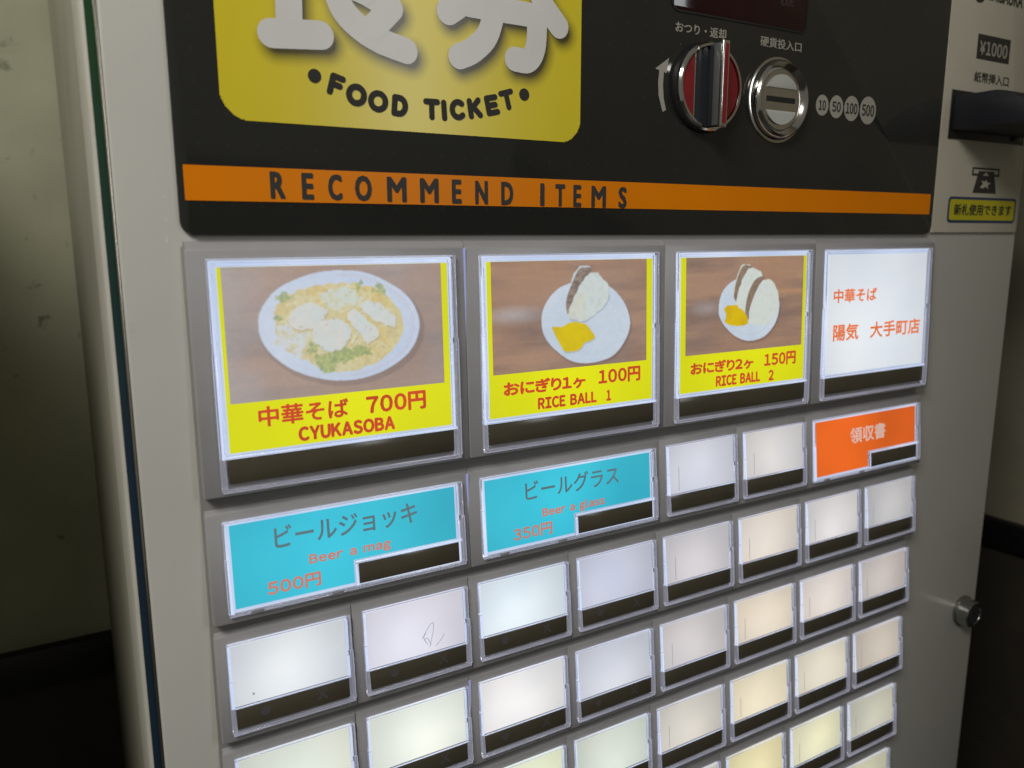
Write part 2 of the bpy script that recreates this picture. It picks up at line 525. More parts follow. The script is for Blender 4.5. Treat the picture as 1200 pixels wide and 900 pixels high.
# ------------------------------------------------------------------ setting
def wall_mat(name, c, dirt):
    m, nt, b = mat(name)
    nz, src = noise_col(nt, b, c, 0.14, 14, 7)
    ramp = [n for n in nt.nodes if n.type == 'VALTORGB'][0]
    n2 = N(nt, 'ShaderNodeTexNoise'); n2.inputs['Scale'].default_value = 75; n2.inputs['Detail'].default_value = 6
    n2.inputs['Distortion'].default_value = 0.6
    nt.links.new(src, n2.inputs['Vector'])
    r2 = N(nt, 'ShaderNodeValToRGB'); r2.color_ramp.elements[0].position = 0.645; r2.color_ramp.elements[1].position = 0.73
    r2.color_ramp.elements[0].color = (0, 0, 0, 1); r2.color_ramp.elements[1].color = (dirt, dirt, dirt, 1)
    nt.links.new(n2.outputs[0], r2.inputs[0])
    mx = N(nt, 'ShaderNodeMix', data_type='RGBA')
    nt.links.new(r2.outputs[0], mx.inputs[0]); nt.links.new(ramp.outputs[0], mx.inputs[6]); mx.inputs[7].default_value = (c[0] * .25, c[1] * .27, c[2] * .22, 1)
    nt.links.new(mx.outputs[2], b.inputs['Base Color'])
    b.inputs['Roughness'].default_value = 0.75
    bump(nt, b, 120, 0.4, 0.0006)
    return m
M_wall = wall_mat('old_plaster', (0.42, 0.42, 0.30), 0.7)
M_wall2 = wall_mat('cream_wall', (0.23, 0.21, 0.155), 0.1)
M_low = plain('dark_brown_dado', (0.034, 0.029, 0.020), 0.6, var=0.15, bmp=0.1)
M_rail = plain('black_rail', (0.008, 0.007, 0.008), 0.4)
def structure(name, me, m):
    o = obj(name, me, m); o['kind'] = 'structure'; return o
ZB = -2.87
structure('added_shade_partition', box(-9, -2.6, -.3, 4.99, -17, 4.0, .03), M_wall)  # unseen partition, added to shade the lower left of the back wall
structure('back_wall', box(-30, 13, 5.0, 5.6, ZB, 40), M_wall)
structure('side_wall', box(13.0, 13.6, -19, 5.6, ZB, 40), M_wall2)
structure('wall_rail', box(-30, 12.85, 4.86, 5.4, ZB - .50, ZB - .004, .03), M_rail)
structure('side_wall_rail', box(12.86, 13.4, -19, 4.85, ZB - .50, ZB - .004, .03), M_rail)
structure('lower_wall', box(-30, 13, 5.0, 5.6, -17, ZB - .504), M_low)
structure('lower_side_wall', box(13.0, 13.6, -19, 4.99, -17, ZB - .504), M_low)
structure('floor', box(-30, 30, -50, 6, -17.4, -17.004), plain('dark_floor', (0.06, 0.055, 0.05), 0.5, var=0.2, scale=6))

# ------------------------------------------------------------------ the machine
mac = empty('ticket_vending_machine', (4.6, 2.5, -17))
mac['label'] = 'ivory meal ticket vending machine with backlit menu buttons and charcoal coin panel'
mac['category'] = 'ticket machine'
ORG = Vector((4.6, 2.5, -17)) * U
def part(name, me, m, loc=(0, 0, 0), rx=0, label=None):
    o = obj(name, me, m, mac)
    o.location = Vector(loc) * U - ORG
    if rx: o.rotation_euler = (rx, 0, 0)
    if label: o['label'] = label
    return o
def sub(name, me, m, p, label=None):
    o = obj(name, me, m, p)
    if label: o['label'] = label
    return o
YP = 0.09                      # front of the door sheet
part('cabinet', box(-.52, 9.72, .86, 4.97, -16.6, 10, .03), M_cab)
part('foot_plinth', box(-.3, 9.5, 1.0, 4.8, -17, -16.61), M_black)
part('door_frame', box(-.535, 9.69, .17, .845, -16.4, 10, .035, 3), M_side)

def seal_mat():
    m, nt, b = mat('edge_seal')
    tc = N(nt, 'ShaderNodeTexCoord'); s = N(nt, 'ShaderNodeSeparateXYZ')
    nt.links.new(tc.outputs['Object'], s.inputs[0])
    mr = N(nt, 'ShaderNodeMapRange'); mr.inputs[1].default_value = 0.5 * U; mr.inputs[2].default_value = 3.2 * U
    rp = N(nt, 'ShaderNodeValToRGB')
    rp.color_ramp.elements[0].color = (0.014, 0.032, 0.055, 1); rp.color_ramp.elements[1].color = (0.012, 0.060, 0.016, 1)
    nt.links.new(s.outputs[2], mr.inputs[0]); nt.links.new(mr.outputs[0], rp.inputs[0]); nt.links.new(rp.outputs[0], b.inputs['Base Color'])
    b.inputs['Roughness'].default_value = 0.35
    return m
part('edge_seal', box(-.51, -.42, .13, .168, -16.3, 10), seal_mat())
part('edge_trim', box(-.463, -.449, .100, .129, -16.3, 10, .003), M_steel)
for q in ([(-.166, 2.02), (-.158, 2.06), (-.152, 2.03)], [(-.172, 1.90), (-.150, 1.95), (-.158, 1.885)], [(-.168, 2.17), (-.160, 2.19), (-.160, 2.165)]):
    me_ = bpy.data.meshes.new('chip'); me_.from_pydata([(x * U, (YP - .0006) * U, z * U) for x, z in q], [], [(0, 1, 2)]); part('paint_chip', me_, M_white)
door = part('door_panel', box(-.445, 9.68, YP, .128, -16.3, 10, .018, 3), M_door)

# ---- charcoal display panel
panel = part('display_panel', prism_me(rrect(-.08, 7.86, 1.935, 10, .09, 8, (1, 1, 0, 0)), YP - .035, YP, .008), M_panel)
YF = YP - .035
sub('orange_band', prism_me(rrect(-.04, 7.795, 2.155, 2.375, .002, 1), YF - .004, YF), M_orange, panel)
LT = "RECOMMENDITEMS"
LX = [0.547, 0.750, 0.942, 1.147, 1.400, 1.657, 1.882, 2.094, 2.321, 2.645, 2.817, 2.986, 3.203, 3.455]
LW = [.100, .082, .100, .125, .150, .150, .080, .110, .108, .040, .095, .080, .150, .088]
RM = [(c, x - w / 2, x + w / 2, 2.176 - .0015 * i, 2.353 - .0015 * i, 0.016) for i, (c, x, w) in enumerate(zip(LT, LX, LW))]
sub('lettering', text_mesh(RM, YF - .0055, True), M_ink2, panel)

# yellow label with the big characters; the soft dark rim round them is printed
big = [([(0.693, 3.9), (0.678, 3.225)], .088), ([(0.560, 3.222), (0.885, 3.247)], .092),
       ([(0.985, 3.60), (1.040, 3.44), (1.150, 3.335), (1.300, 3.262), (1.500, 3.213)], .088),
       ([(1.202, 3.56), (1.399, 3.482)], .085), ([(1.399, 3.482), (1.256, 3.336)], .085),
       ([(0.50, 3.75), (1.20, 3.56)], .085),
       ([(1.834, 3.519), (1.93, 3.59), (2.024, 3.70)], .095), ([(2.00, 3.587), (2.584, 3.581)], .088),
       ([(2.585, 3.780), (2.66, 3.66), (2.790, 3.530)], .090), ([(2.59, 3.581), (2.578, 3.363), (2.510, 3.253), (2.390, 3.249)], .090),
       ([(2.215, 3.560), (2.149, 3.387), (2.030, 3.274), (1.916, 3.219)], .090)]
def paint_label(X, Z):
    n = fbm(X, Z, 3, 1.6, 4)
    base = L3((238, 218, 40)) * (0.95 + 0.1 * n[..., None])
    d = np.full(X.shape, 9.0)
    for pts, r in big:
        d = np.minimum(d, seg_dist(X - .035, Z + .048, pts) - r)
    w = np.clip(1 - (d + .03) / .105, 0, 1) ** 1.5 * .93
    return mixc(base, L3((44, 34, 8)), w)
lab_outline = rrect(.21, 3.008, 2.665, 4.9, .19, 12)
grid_print('yellow_label', M_labelprint, panel, .205, 3.013, 2.66, 4.905, 420, 330, YF - .004, paint_label, clip=lab_outline)
bm = bmesh.new()
for k, (pts, r) in enumerate(big):
    stroke(bm, pts, r, YF - .006 - .0004 * k)
sub('food_ticket_characters', from_bm(bm), M_white, panel)
# FOOD TICKET in rounded strokes
def arc(cx, cz, rx, rz, a0, a1, n=9):
    return [(cx + rx * math.cos(R(a0 + (a1 - a0) * i / (n - 1))), cz + rz * math.sin(R(a0 + (a1 - a0) * i / (n - 1)))) for i in range(n)]
GL = {'F': [[(-.4, -.5), (-.4, .5), (.4, .5)], [(-.4, 0.02), (.28, 0.02)]],
      'O': ['c', arc(0, 0, .5, .5, 0, 360, 17)],
      'D': [[(-.4, -.5), (-.4, .5)], [(-.4, .5)] + arc(-.05, 0, .48, .5, 90, -90) + [(-.4, -.5)]],
      'T': [[(-.45, .5), (.45, .5)], [(0, .5), (0, -.5)]], 'I': [[(0, .5), (0, -.5)]],
      'C': [arc(.05, 0, .5, .5, 48, 312, 13)],
      'K': [[(-.4, .5), (-.4, -.5)], [(.4, .5), (-.35, -.08)], [(-.12, .1), (.42, -.5)]],
      'E': [[(.4, .5), (-.38, .5)], [(-.38, .5), (-.38, -.5)], [(-.38, -.5), (.42, -.5)], [(-.38, 0), (.3, 0)]]}
ft = [("F", .98, 2.936), ("O", 1.121, 2.886), ("O", 1.279, 2.856), ("D", 1.440, 2.838), ("T", 1.69, 2.832), ("I", 1.789, 2.833),
      ("C", 1.899, 2.846), ("K", 2.042, 2.867), ("E", 2.189, 2.900), ("T", 2.324, 2.948)]
bm = bmesh.new(); yy = YF - .006; k = 0
for i, (ch, x, z) in enumerate(ft):
    ang = math.atan((x - 1.66) * 0.42)
    w = {'I': .0, 'O': .108, 'D': .098, 'C': .098, 'F': .085, 'T': .10}.get(ch, .095); h = .108
    g = GL[ch]; closed = g[0] == 'c'
    for st in (g[1:] if closed else g):
        pts = []
        for a, b in st:
            a *= w; b *= h
            pts.append((x + a * math.cos(ang) - b * math.sin(ang), z + a * math.sin(ang) + b * math.cos(ang)))
        yk = yy - .0004 * (k % 6)
        if ch == 'O' or len(pts) > 5: stroke(bm, pts, .0215, yk, closed)
        else:
            for a, b in zip(pts, pts[1:]):
                stroke(bm, [a, b], .0215, yk); k += 1; yk = yy - .0004 * (k % 6)
        k += 1
for cx, cz in ((.832, 2.984), (2.476, 3.000)):
    bm.faces.new([bm.verts.new((p[0], YF - .006, p[1])) for p in disc_pts(cx, cz, .046, 28)])
sub('lettering', from_bm(bm), M_ink, panel)

# small print on the charcoal panel
sub('lettering', text_mesh([("おつり・返却", 3.985, 4.575, 3.635, 3.722, 0.008)], YF - .001), M_print, panel)
sub('lettering', text_mesh([("硬貨投入口", 5.005, 5.555, 3.633, 3.722, 0.006)], YF - .001), M_print, panel)
flat('arrow_mark', M_print, panel, [[(3.925, 3.418), (3.777, 3.318), (3.821, 3.308), (3.812, 3.211), (3.821, 3.104), (3.871, 2.972), (3.908, 2.991), (3.878, 3.085), (3.866, 3.195), (3.872, 3.298), (3.90, 3.291)]], YF - .001)
for x, r, s, hw, hh in ((5.900, .098, "10", .052, .048), (6.110, .108, "50", .064, .05), (6.340, .121, "100", .088, .054), (6.597, .136, "500", .096, .058)):
    d = flat('coin_mark', M_print, panel, [disc_pts(x, 3.182, r * .94, 36, r)], YF - .001 - .0004 * int(s) ** .3)
    yk = YF - .001 - .0004 * int(s) ** .3 - .001
    sub('lettering', text_mesh([('~' + s, x - hw, x + hw, 3.182 - hh, 3.182 + hh, 0.012)], yk), M_ink2, panel)

# amount display window, sunk behind a thin bright lip
disp = part('amount_display', prism_me(rrect(3.945, 5.590, 3.815, 4.75, .07, 8), YF - .006, YF + .01, .004), M_maroon)
def ring_prism(outer, inner, y0, y1):
    bm = bmesh.new(); n = len(outer)
    for y, fl in ((y0, 1), (y1, 0)):
        a = [bm.verts.new((p[0], y, p[1])) for p in outer]; b = [bm.verts.new((p[0], y, p[1])) for p in inner]
        if fl: A, B_ = a, b
        else: C_, D_ = a, b
        for i in range(n):
            j = (i + 1) % n; bm.faces.new((a[i], a[j], b[j], b[i]))
    for i in range(n):
        j = (i + 1) % n
        bm.faces.new((A[i], A[j], C_[j], C_[i])); bm.faces.new((B_[i], B_[j], D_[j], D_[i]))
    return from_bm(bm)
sub('window_lip', ring_prism(rrect(3.930, 5.605, 3.800, 4.765, .082, 8), rrect(3.945, 5.590, 3.815, 4.75, .07, 8), YF - .010, YF), M_black, disp)
sub('lettering', text_mesh([("札切れ", 5.235, 5.41, 4.01, 4.085, 0.0)], YF - .0075), plain('dim_print', (0.10, 0.075, 0.07), 0.5), disp)

# ---- coin return knob
KX, KZ, KR = 4.335, 3.205, .352
knob = part('coin_return_knob', lathe([(0, YF), (KR + .03, YF), (KR + .03, YF - .02), (KR + .012, YF - .055), (0, YF - .055)], KX, KZ), M_black)
sub('chrome_rim', lathe([(KR + .014, YF - .03), (KR + .018, YF - .085), (KR + .004, YF - .105), (KR - .016, YF - .105), (KR - .022, YF - .085), (KR - .022, YF - .05)], KX, KZ), M_chrome, knob)
def seg(side, cut, r):
    a = math.acos(cut / r); n = 16
    return [(KX + side * r * math.cos(-a + 2 * a * i / n), KZ + r * math.sin(-a + 2 * a * i / n)) for i in range(n + 1)]
sub('knob_face', prism_me(disc_pts(KX, KZ, KR - .024, 48), YF - .082, YF - .05), M_smoke, knob)
for s in (-1, 1):
    sub('red_insert', prism_me(seg(s, .195, KR - .03), YF - .090, YF - .0825), M_red, knob)
    sub('insert_edge', box(*(sorted((KX + s * .188, KX + s * .199))), YF - .094, YF - .0825, KZ - .262, KZ + .262), M_chrome, knob)
bl = sub('handle_blade', box(KX - .034, KX + .034, YF - .235, YF - .0822, KZ - .345, KZ + .345, .02, 3), M_smoke, knob)
sub('handle_front', box(KX - .041, KX + .041, YF - .262, YF - .236, KZ - .357, KZ + .357, .012, 3), M_chrome, knob)
sub('handle_red_stripe', box(KX - .019, KX + .019, YF - .266, YF - .2622, KZ - .325, KZ + .325, .0), M_red, knob)
sub('handle_foot', box(KX - .046, KX - .0345, YF - .23, YF - .16, KZ - .338, KZ + .338, .004), plain('clear_grey_edge', (0.12, 0.125, 0.125), 0.2), knob)

# ---- coin slot escutcheon
CX_, CZ = 5.262, 3.175
M_silver = plain('brushed_silver', (0.78, 0.75, 0.70), 0.16, 1.0, var=0.05, scale=80)
slot = part('coin_slot', lathe([(0, YF), (.385, YF), (.385, YF - .012), (.365, YF - .02), (.352, YF - .02), (.352, YF - .06), (.338, YF - .085), (.318, YF - .10), (.272, YF - .066), (.265, YF - .05), (0, YF - .05)], CX_, CZ), M_silver)
sub('slot_gap_ring', lathe([(.362, YF - .021), (.362, YF - .024), (.353, YF - .024)], CX_, CZ), M_black, slot)
def dseg(sgn):
    r = .225; cut = .100; a = math.acos(cut / r); n = 18
    return [(CX_ + r * math.sin(-a + 2 * a * i / n), CZ + sgn * r * math.cos(-a + 2 * a * i / n)) for i in range(n + 1)]
for s in (1, -1):
    sub('pale_insert', prism_me(dseg(s), YF - .064, YF - .0502, .006), M_lightplastic, slot)
sub('slot_opening', box(CX_ - .19, CX_ + .19, YF - .054, YF - .0502, CZ - .024, CZ + .024), M_black, slot)

# ---- bill acceptor plate on the right
plate = part('bill_plate', prism_me(rrect(7.885, 9.635, 1.955, 10, .04, 4, (0, 1, 0, 0)), YP - .030, YP, .008), M_plate)
YB = YP - .030
lg = sub('maker_mark', ring_prism(disc_pts(8.375, 4.578, .125, 40), disc_pts(8.375, 4.578, .085, 40), YB - .002, YB), M_ink2, plate)
sub('lettering', text_mesh([("SHIBAURA", 8.545, 9.235, 4.502, 4.66, 0.012)], YB - .001), M_ink2, plate)
sub('value_mark', prism_me(rrect(8.42, 9.075, 3.875, 4.14, .004, 1), YB - .002, YB), M_ink2, plate)
sub('lettering', text_mesh([("~¥1000", 8.465, 9.02, 3.925, 4.075, 0.012)], YB - .003), M_print, plate)
sub('lettering', text_mesh([("紙幣挿入口", 8.415, 9.115, 3.627, 3.742, 0.008)], YB - .001), M_ink2, plate)
icon = flat('bill_icon', M_ink2, plate, [[(8.56, 2.605), (8.56, 2.70), (9.125, 2.70), (9.125, 2.605)]], YB - .001)
flat('icon_slot', M_plate, plate, [[(8.59, 2.63), (8.59, 2.678), (9.095, 2.678), (9.095, 2.63)]], YB - .0016)
flat('icon_bill', M_ink2, plate, [[(8.605, 2.41), (8.695, 2.66), (9.01, 2.66), (9.09, 2.41)]], YB - .0022)
flat('icon_arrow', M_plate, plate, [[(8.78, 2.61), (8.845, 2.65), (8.91, 2.61)], [(8.76, 2.555), (8.80, 2.515), (8.74, 2.475), (8.80, 2.465), (8.86, 2.485), (8.93, 2.46), (8.90, 2.50), (8.965, 2.53), (8.885, 2.535), (8.86, 2.57), (8.83, 2.54)]], YB - .0028)
st = sub('notice_sticker', prism_me(rrect(8.150, 9.552, 2.067, 2.360, .05, 5), YB - .004, YB), M_blue, plate)
sub('sticker_face', prism_me(rrect(8.180, 9.522, 2.097, 2.330, .035, 5), YB - .0052, YB - .0041), M_yel, plate)
sub('lettering', text_mesh([("新札使用できます", 8.265, 9.455, 2.150, 2.282, 0.010)], YB - .0062), M_ink2, plate)

ins = part('bill_inserter', box(8.02, 9.56, YB - .012, YB, 2.990, 3.512, .004), M_black)
# protruding nose: side profile swept across
bm = bmesh.new()
prof = [(YB - .012, 3.075), (YB - .012, 3.445), (YB - .46, 3.445), (YB - .56, 3.425), (YB - .84, 3.29), (YB - .86, 3.26), (YB - .86, 3.10), (YB - .83, 3.075)]
a = [bm.verts.new((8.06, y, z)) for y, z in prof]; b = [bm.verts.new((9.46, y, z)) for y, z in prof]
bm.faces.new(a); bm.faces.new(b[::-1])
for i in range(len(prof)):
    j = (i + 1) % len(prof); bm.faces.new((a[i], a[j], b[j], b[i]))
bmesh.ops.bevel(bm, geom=[e for e in bm.edges], offset=.012, segments=2, profile=.5, affect='EDGES')
sub('inserter_nose', from_bm(bm, smooth=40), M_navy, ins)
sub('inserter_lip', box(8.16, 9.36, YB - .90, YB - .8605, 3.13, 3.16, .006), M_smoke, ins)
sub('status_lamp_window', box(9.30, 9.50, YB - .03, YB - .0125, 3.02, 3.065, .004), plain('green_window', (0.01, 0.03, 0.012), 0.2), ins)

# ---- lock
lk = part('door_lock', lathe([(0, YP), (.205, YP), (.205, YP - .03), (.190, YP - .04), (.178, YP - .165), (.165, YP - .18), (.135, YP - .18), (.130, YP - .165), (0, YP - .165)], 9.37, -3.02, 48), plain('worn_lock_metal', (0.36, 0.37, 0.35), 0.22, 1.0, var=0.1, scale=120))
sub('key_plug', lathe([(.128, YP - .166), (.122, YP - .176), (0, YP - .176)], 9.37, -3.02, 32), M_smoke, lk)
sub('keyhole', box(9.36, 9.38, YP - .179, YP - .1762, -3.07, -2.97), M_black, lk)

# ---- bed under the buttons
bed = part('button_bed', box(-.085, 7.875, YP - .022, YP, -8.5, 1.868, .012), M_bed)

# ---- buttons. local frame: x from column left edge, z down from cover top, tilted so the foot stands proud
PY = .03
def bezel_mesh(w, h):
    # profile in (y, z), swept along x
    prof = [(.085, .128), (.072, .130), (.060, .122), (.014, .068), (.004, .060), (0, .046), (0, -h - .018), (.010, -h - .030), (.085, -h - .030)]
    bm = bmesh.new(); x0, x1 = -.0715, w - .0745
    a = [bm.verts.new((x0, y, z)) for y, z in prof]; b = [bm.verts.new((x1, y, z)) for y, z in prof]
    fa = bm.faces.new(a); fb = bm.faces.new(b[::-1])
    for i in range(len(prof)):
        j = (i + 1) % len(prof); bm.faces.new((a[i], a[j], b[j], b[i]))
    es = [e for e in list(fa.edges) + list(fb.edges) if min(v.co.y for v in e.verts) < .03]
    bmesh.ops.bevel(bm, geom=es, offset=.010, segments=2, profile=.5, affect='EDGES')
    return from_bm(bm, smooth=40)
def bars(bm, boxes, bev=.004):
    for bx_ in boxes: add_box(bm, *bx_, bev, 1)
def rim_mesh(x0, x1, z0, z1, t, extra, rt):
    """clear acrylic rim round a cover: inner ledge and taller outer wall, in butted segments"""
    bm = bmesh.new(); yo, yi = -.036, -.020
    zm = z0 + (z1 - z0) * .60
    g = .0015
    tt = t * .5
    bars(bm, [(x0, x1, yo, -.004, z1 - tt, z1),
              (x1 - tt, x1, yo, -.004, zm + g, z1 - tt - g), (x1 - t * .8, x1 + .006, yo - .003, -.004, z0 + t + g, zm - g),
              (x0, x1, yo, -.004, z0, z0 + t)], .003)
    # left wall: a wedge that widens towards the foot, in two butted pieces
    zl = z1 - tt - g; zb = z0 + t + g; xm = x0 + tt + (t * 1.35 - tt) * (zl - zm) / (zl - zb)
    prism(bm, [(x0, zm + g), (xm, zm + g), (x0 + tt, zl), (x0, zl)], yo, -.004, .002)
    prism(bm, [(x0 - .004, zb), (x0 + t * 1.35, zb), (xm, zm - g), (x0 - .004, zm - g)], yo - .003, -.004, .002)
    bars(bm, [(x1 - rt, x1 - t - g, yi, -.0045, z0 + t + g, zm - .04), (x1 - rt, x1 - t - g, yi - .004, -.0045, zm, z1 - t - g)], .003)
    bars(bm, extra)
    return from_bm(bm, smooth=40)
def pane_mesh(x0, x1, z0, z1):
    return box(x0, x1, -.0315, -.0285, z0, z1)

H1, H2 = 1.565, .70
A1, A2 = math.asin(.06 / H1), math.asin(.06 / H2)
geo = {}
# small
cx0, cx1 = .004, .905
geo['s'] = dict(bezel=bezel_mesh(1, H2), led=box(cx0 + .004, cx1 - .024, -.0035, .0005, -.481, -.004),
    rim=rim_mesh(cx0, cx1, -H2 + .024, .0, .020, [(cx0 + .022, cx1 - .022, -.030, -.0045, -.484, -.472)], .044),
    pane=pane_mesh(cx0 + .021, cx1 - .021, -.4715, -.0205),
    card=box(.030, .862, -.013, -.0045, -.470, -.012), strip=box(.036, .866, -.024, -.0045, -.636, -.486, .003))
# wide
cx0, cx1 = .032, 1.868
geo['w'] = dict(bezel=bezel_mesh(2, H2), led=box(cx0 + .012, cx1 - .03, -.0035, .0005, -H2 + .034, -.006),
    rim=rim_mesh(cx0, cx1, -H2 + .024, .0, .022, [(.950, cx1 - .024, -.034, -.0045, -.482, -.460), (.950, .972, -.034, -.0045, -.653, -.4835)], .05),
    pane=from_bm((lambda b: (prism(b, [(cx0 + .024, -.6515), (.948, -.6515), (.948, -.4585), (cx1 - .024, -.4585), (cx1 - .024, -.0235), (cx0 + .024, -.0235)], -.0315, -.0285), b)[1])(bmesh.new())),
    card=from_bm((lambda b: (prism(b, [(.078, -.628), (.944, -.628), (.944, -.455), (1.800, -.455), (1.800, -.034), (.078, -.034)], -.013, -.0045), b)[1])(bmesh.new())),
    strip=box(.976, 1.812, -.027, -.0045, -.640, -.486, .003))
# big
cx0, cx1 = .046, 1.838
geo['b'] = dict(bezel=bezel_mesh(2, H1), led=box(cx0 + .012, cx1 - .03, -.0035, .0005, -1.336, -.008),
    rim=rim_mesh(cx0, cx1, -H1, .0, .024, [(cx0 + .026, cx1 - .026, -.034, -.0045, -1.334, -1.312), (cx0 + .026, .092, -.018, -.0045, -1.30, -.60), (cx0 + .03, .086, -.022, -.0045, -.56, -.10),
        (cx0 + .06, cx1 - .06, -.016, -.0045, -.048, -.026)], .056),
    pane=pane_mesh(cx0 + .025, cx1 - .025, -1.3115, -.0245),
    card=box(.112, 1.772, -.012, -.0045, -1.298, -.056), strip=box(.094, 1.780, -.026, -.0045, -1.506, -1.338, .003))

def faint_marks(w):
    bm = bmesh.new()
    zc = -.548
    bm.faces.new([bm.verts.new((p[0], -.0246, p[1])) for p in disc_pts(.235, zc, .036, 18)])
    for k, s in enumerate((-1, 1)):
        stroke(bm, [(.655 - .03, zc + s * .036), (.655 + .03, zc - s * .036)], .009, -.0246 - k * .0006)
    return from_bm(bm)
marks_me = faint_marks(1)

M_clip = plain('grey_clip', (0.34, 0.34, 0.36), 0.3)
def clip_me(cx): return box(cx - .045, cx + .045, -.041, -.0375, -.672, -.654, .003)
def button(kind, c, row, card_mat=None, label=None, dy=0):
    g = geo[kind]; zt = 1.785 if row == 1 else -(row - 2) * .8995
    b = part('ticket_button', g['bezel'], M_bezel, (c - 1, PY - dy, zt), -(A1 if row == 1 else A2), label)
    def s(n, key, m):
        if key in ('led', 'rim', 'pane', 'strip'):
            return obj(n, g[key], m, b)
        me = g[key].copy(); me.materials.clear(); return obj(n, me, m, b)
    s('light_plate', 'led', M_plateLED)
    if kind == 'w':
        for cx in (.22, .80):
            obj('cover_clip', clip_me(cx), M_clip, b)
    if card_mat: s('menu_card', 'card', card_mat)
    s('sold_out_strip', 'strip', M_strip)
    s('acrylic_rim', 'rim', M_acryl)
    s('clear_cover', 'pane', M_pane)
    return b

# small blank buttons: tint of each lamp as the photograph shows it
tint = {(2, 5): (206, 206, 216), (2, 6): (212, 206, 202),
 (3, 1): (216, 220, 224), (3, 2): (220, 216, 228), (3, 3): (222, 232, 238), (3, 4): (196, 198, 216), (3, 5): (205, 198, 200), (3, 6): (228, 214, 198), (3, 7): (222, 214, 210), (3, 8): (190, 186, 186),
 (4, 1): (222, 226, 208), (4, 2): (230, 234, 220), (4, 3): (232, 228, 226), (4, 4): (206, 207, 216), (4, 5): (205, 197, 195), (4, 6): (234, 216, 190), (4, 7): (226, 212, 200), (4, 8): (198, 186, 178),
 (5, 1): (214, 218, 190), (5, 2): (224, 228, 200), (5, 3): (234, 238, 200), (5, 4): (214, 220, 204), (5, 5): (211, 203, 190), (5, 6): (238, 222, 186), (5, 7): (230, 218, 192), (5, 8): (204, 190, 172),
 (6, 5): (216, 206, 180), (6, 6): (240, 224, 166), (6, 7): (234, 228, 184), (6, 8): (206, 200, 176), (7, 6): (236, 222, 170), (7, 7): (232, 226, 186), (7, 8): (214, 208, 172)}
line_me = None
M_scr = lit('card_scratch', (156, 150, 152), 0.05)
for row in range(2, 9):
    for c in range(1, 9):
        if row == 2 and c not in (5, 6): continue
        rgb = tint.get((row, c), (222, 214, 186))
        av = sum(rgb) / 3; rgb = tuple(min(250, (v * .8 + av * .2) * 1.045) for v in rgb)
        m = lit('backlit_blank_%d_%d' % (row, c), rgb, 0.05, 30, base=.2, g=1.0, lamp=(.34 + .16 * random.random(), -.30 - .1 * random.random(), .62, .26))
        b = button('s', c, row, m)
        if c >= 5:
            if line_me is None: line_me = box(.150, .1555, -.0142, -.0131, -.452, -.225)
            obj('card_slit', line_me, M_scr, b)
        if c <= 4: obj('unlit_symbols', marks_me, M_mark, b)
        if (row, c) == (3, 2):
            bmx = bmesh.new()
            P = [[(.488, -.34), (.56, -.245), (.59, -.235)], [(.59, -.235), (.585, -.30), (.547, -.426)], [(.500, -.36), (.53, -.35), (.56, -.41)], [(.60, -.43), (.64, -.40), (.68, -.349)], [(.52, -.30), (.50, -.34), (.53, -.40)]]
            for k, q in enumerate(P): stroke(bmx, q, .0022, -.0136 - .0004 * k)
            obj('scratch_mark', from_bm(bmx), M_scr, b)
        if (row, c) == (3, 1):
            flat('dirt_speck', M_ink2, b, [[(.155, -.40), (.17, -.40), (.163, -.418)]], -.0135)

M_bevelglow = lit('painted_bevel_glow', (146, 152, 196), .04, g=.8)  # glowing strip stands in for backlight reflected on the module's side bevel
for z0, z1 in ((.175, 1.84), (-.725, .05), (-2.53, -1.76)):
    part('painted_seam_glow', box(1.9225, 1.936, PY - .012, PY + .01, z0, z1, .004), M_bevelglow)
YC = -.0128
# row 2 wide buttons
def lab(name, items, m, b, y=YC - .001): return obj(name, text_mesh(items, y), m, b)
b = button('w', 1, 2, M_cyan, 'wide button with cyan card for the beer mug ticket')
lab('lettering', [("ビールジョッキ", .377, 1.474, -.262, -.092, .006)], M_darkink, b, YC - .0004)
lab('lettering', [("ビールジョッキ", .377, 1.474, -.262, -.092, -.006)], M_greyink, b)
lab('lettering', [("~Beer a mag", .612, 1.244, -.436, -.345, .013)], M_coralink, b)
lab('lettering', [("~500円", .301, .688, -.588, -.482, .014)], M_coralink, b)
b = button('w', 3, 2, M_cyan, 'wide button with cyan card for the beer glass ticket')
lab('lettering', [("ビールグラス", .458, 1.441, -.266, -.098, .005)], M_darkink, b, YC - .0004)
lab('lettering', [("ビールグラス", .458, 1.441, -.266, -.098, -.006)], M_greyink, b)
lab('lettering', [("~Beer a glass", .618, 1.278, -.448, -.350, .014)], M_coralink, b)
lab('lettering', [("~350円", .326, .711, -.590, -.480, .012)], M_coralink, b)
b = button('w', 7, 2, M_orangecard, 'wide button with orange receipt card')
lab('lettering', [("領収書", .638, 1.247, -.338, -.158, .007)], M_paleink, b)

# ---- big menu buttons
def wood(X, Z, seed, warm):
    n = fbm(X * .45, Z * 3.2, seed, 2.6, 5); n2 = fbm(X * .8, Z * 9, seed + 9, 3, 4); n3 = fbm(X, Z, seed + 20, 1.5, 3)
    a = L3((168, 132, 108)); c = L3((124, 102, 92)); h = L3((158, 150, 148))
    out = mixc(np.broadcast_to(a, X.shape + (3,)), c, np.clip((n - .35) * 2.4, 0, 1) * .8)
    out = mixc(out, L3((182, 146, 108)), np.clip((n2 - .58) * 3, 0, 1) * .6)
    out = mixc(out, h, np.clip((n3 - .3) * 1.8, 0, 1) * (1 - warm))
    return out
def soft_poly(X, Z, poly, jitter, seed, w=.01):
    jx = (fbm(X, Z, seed, 22, 3) - .5) * jitter; jz = (fbm(X, Z, seed + 5, 22, 3) - .5) * jitter
    return inside(X + jx, Z + jz, poly).astype(float)
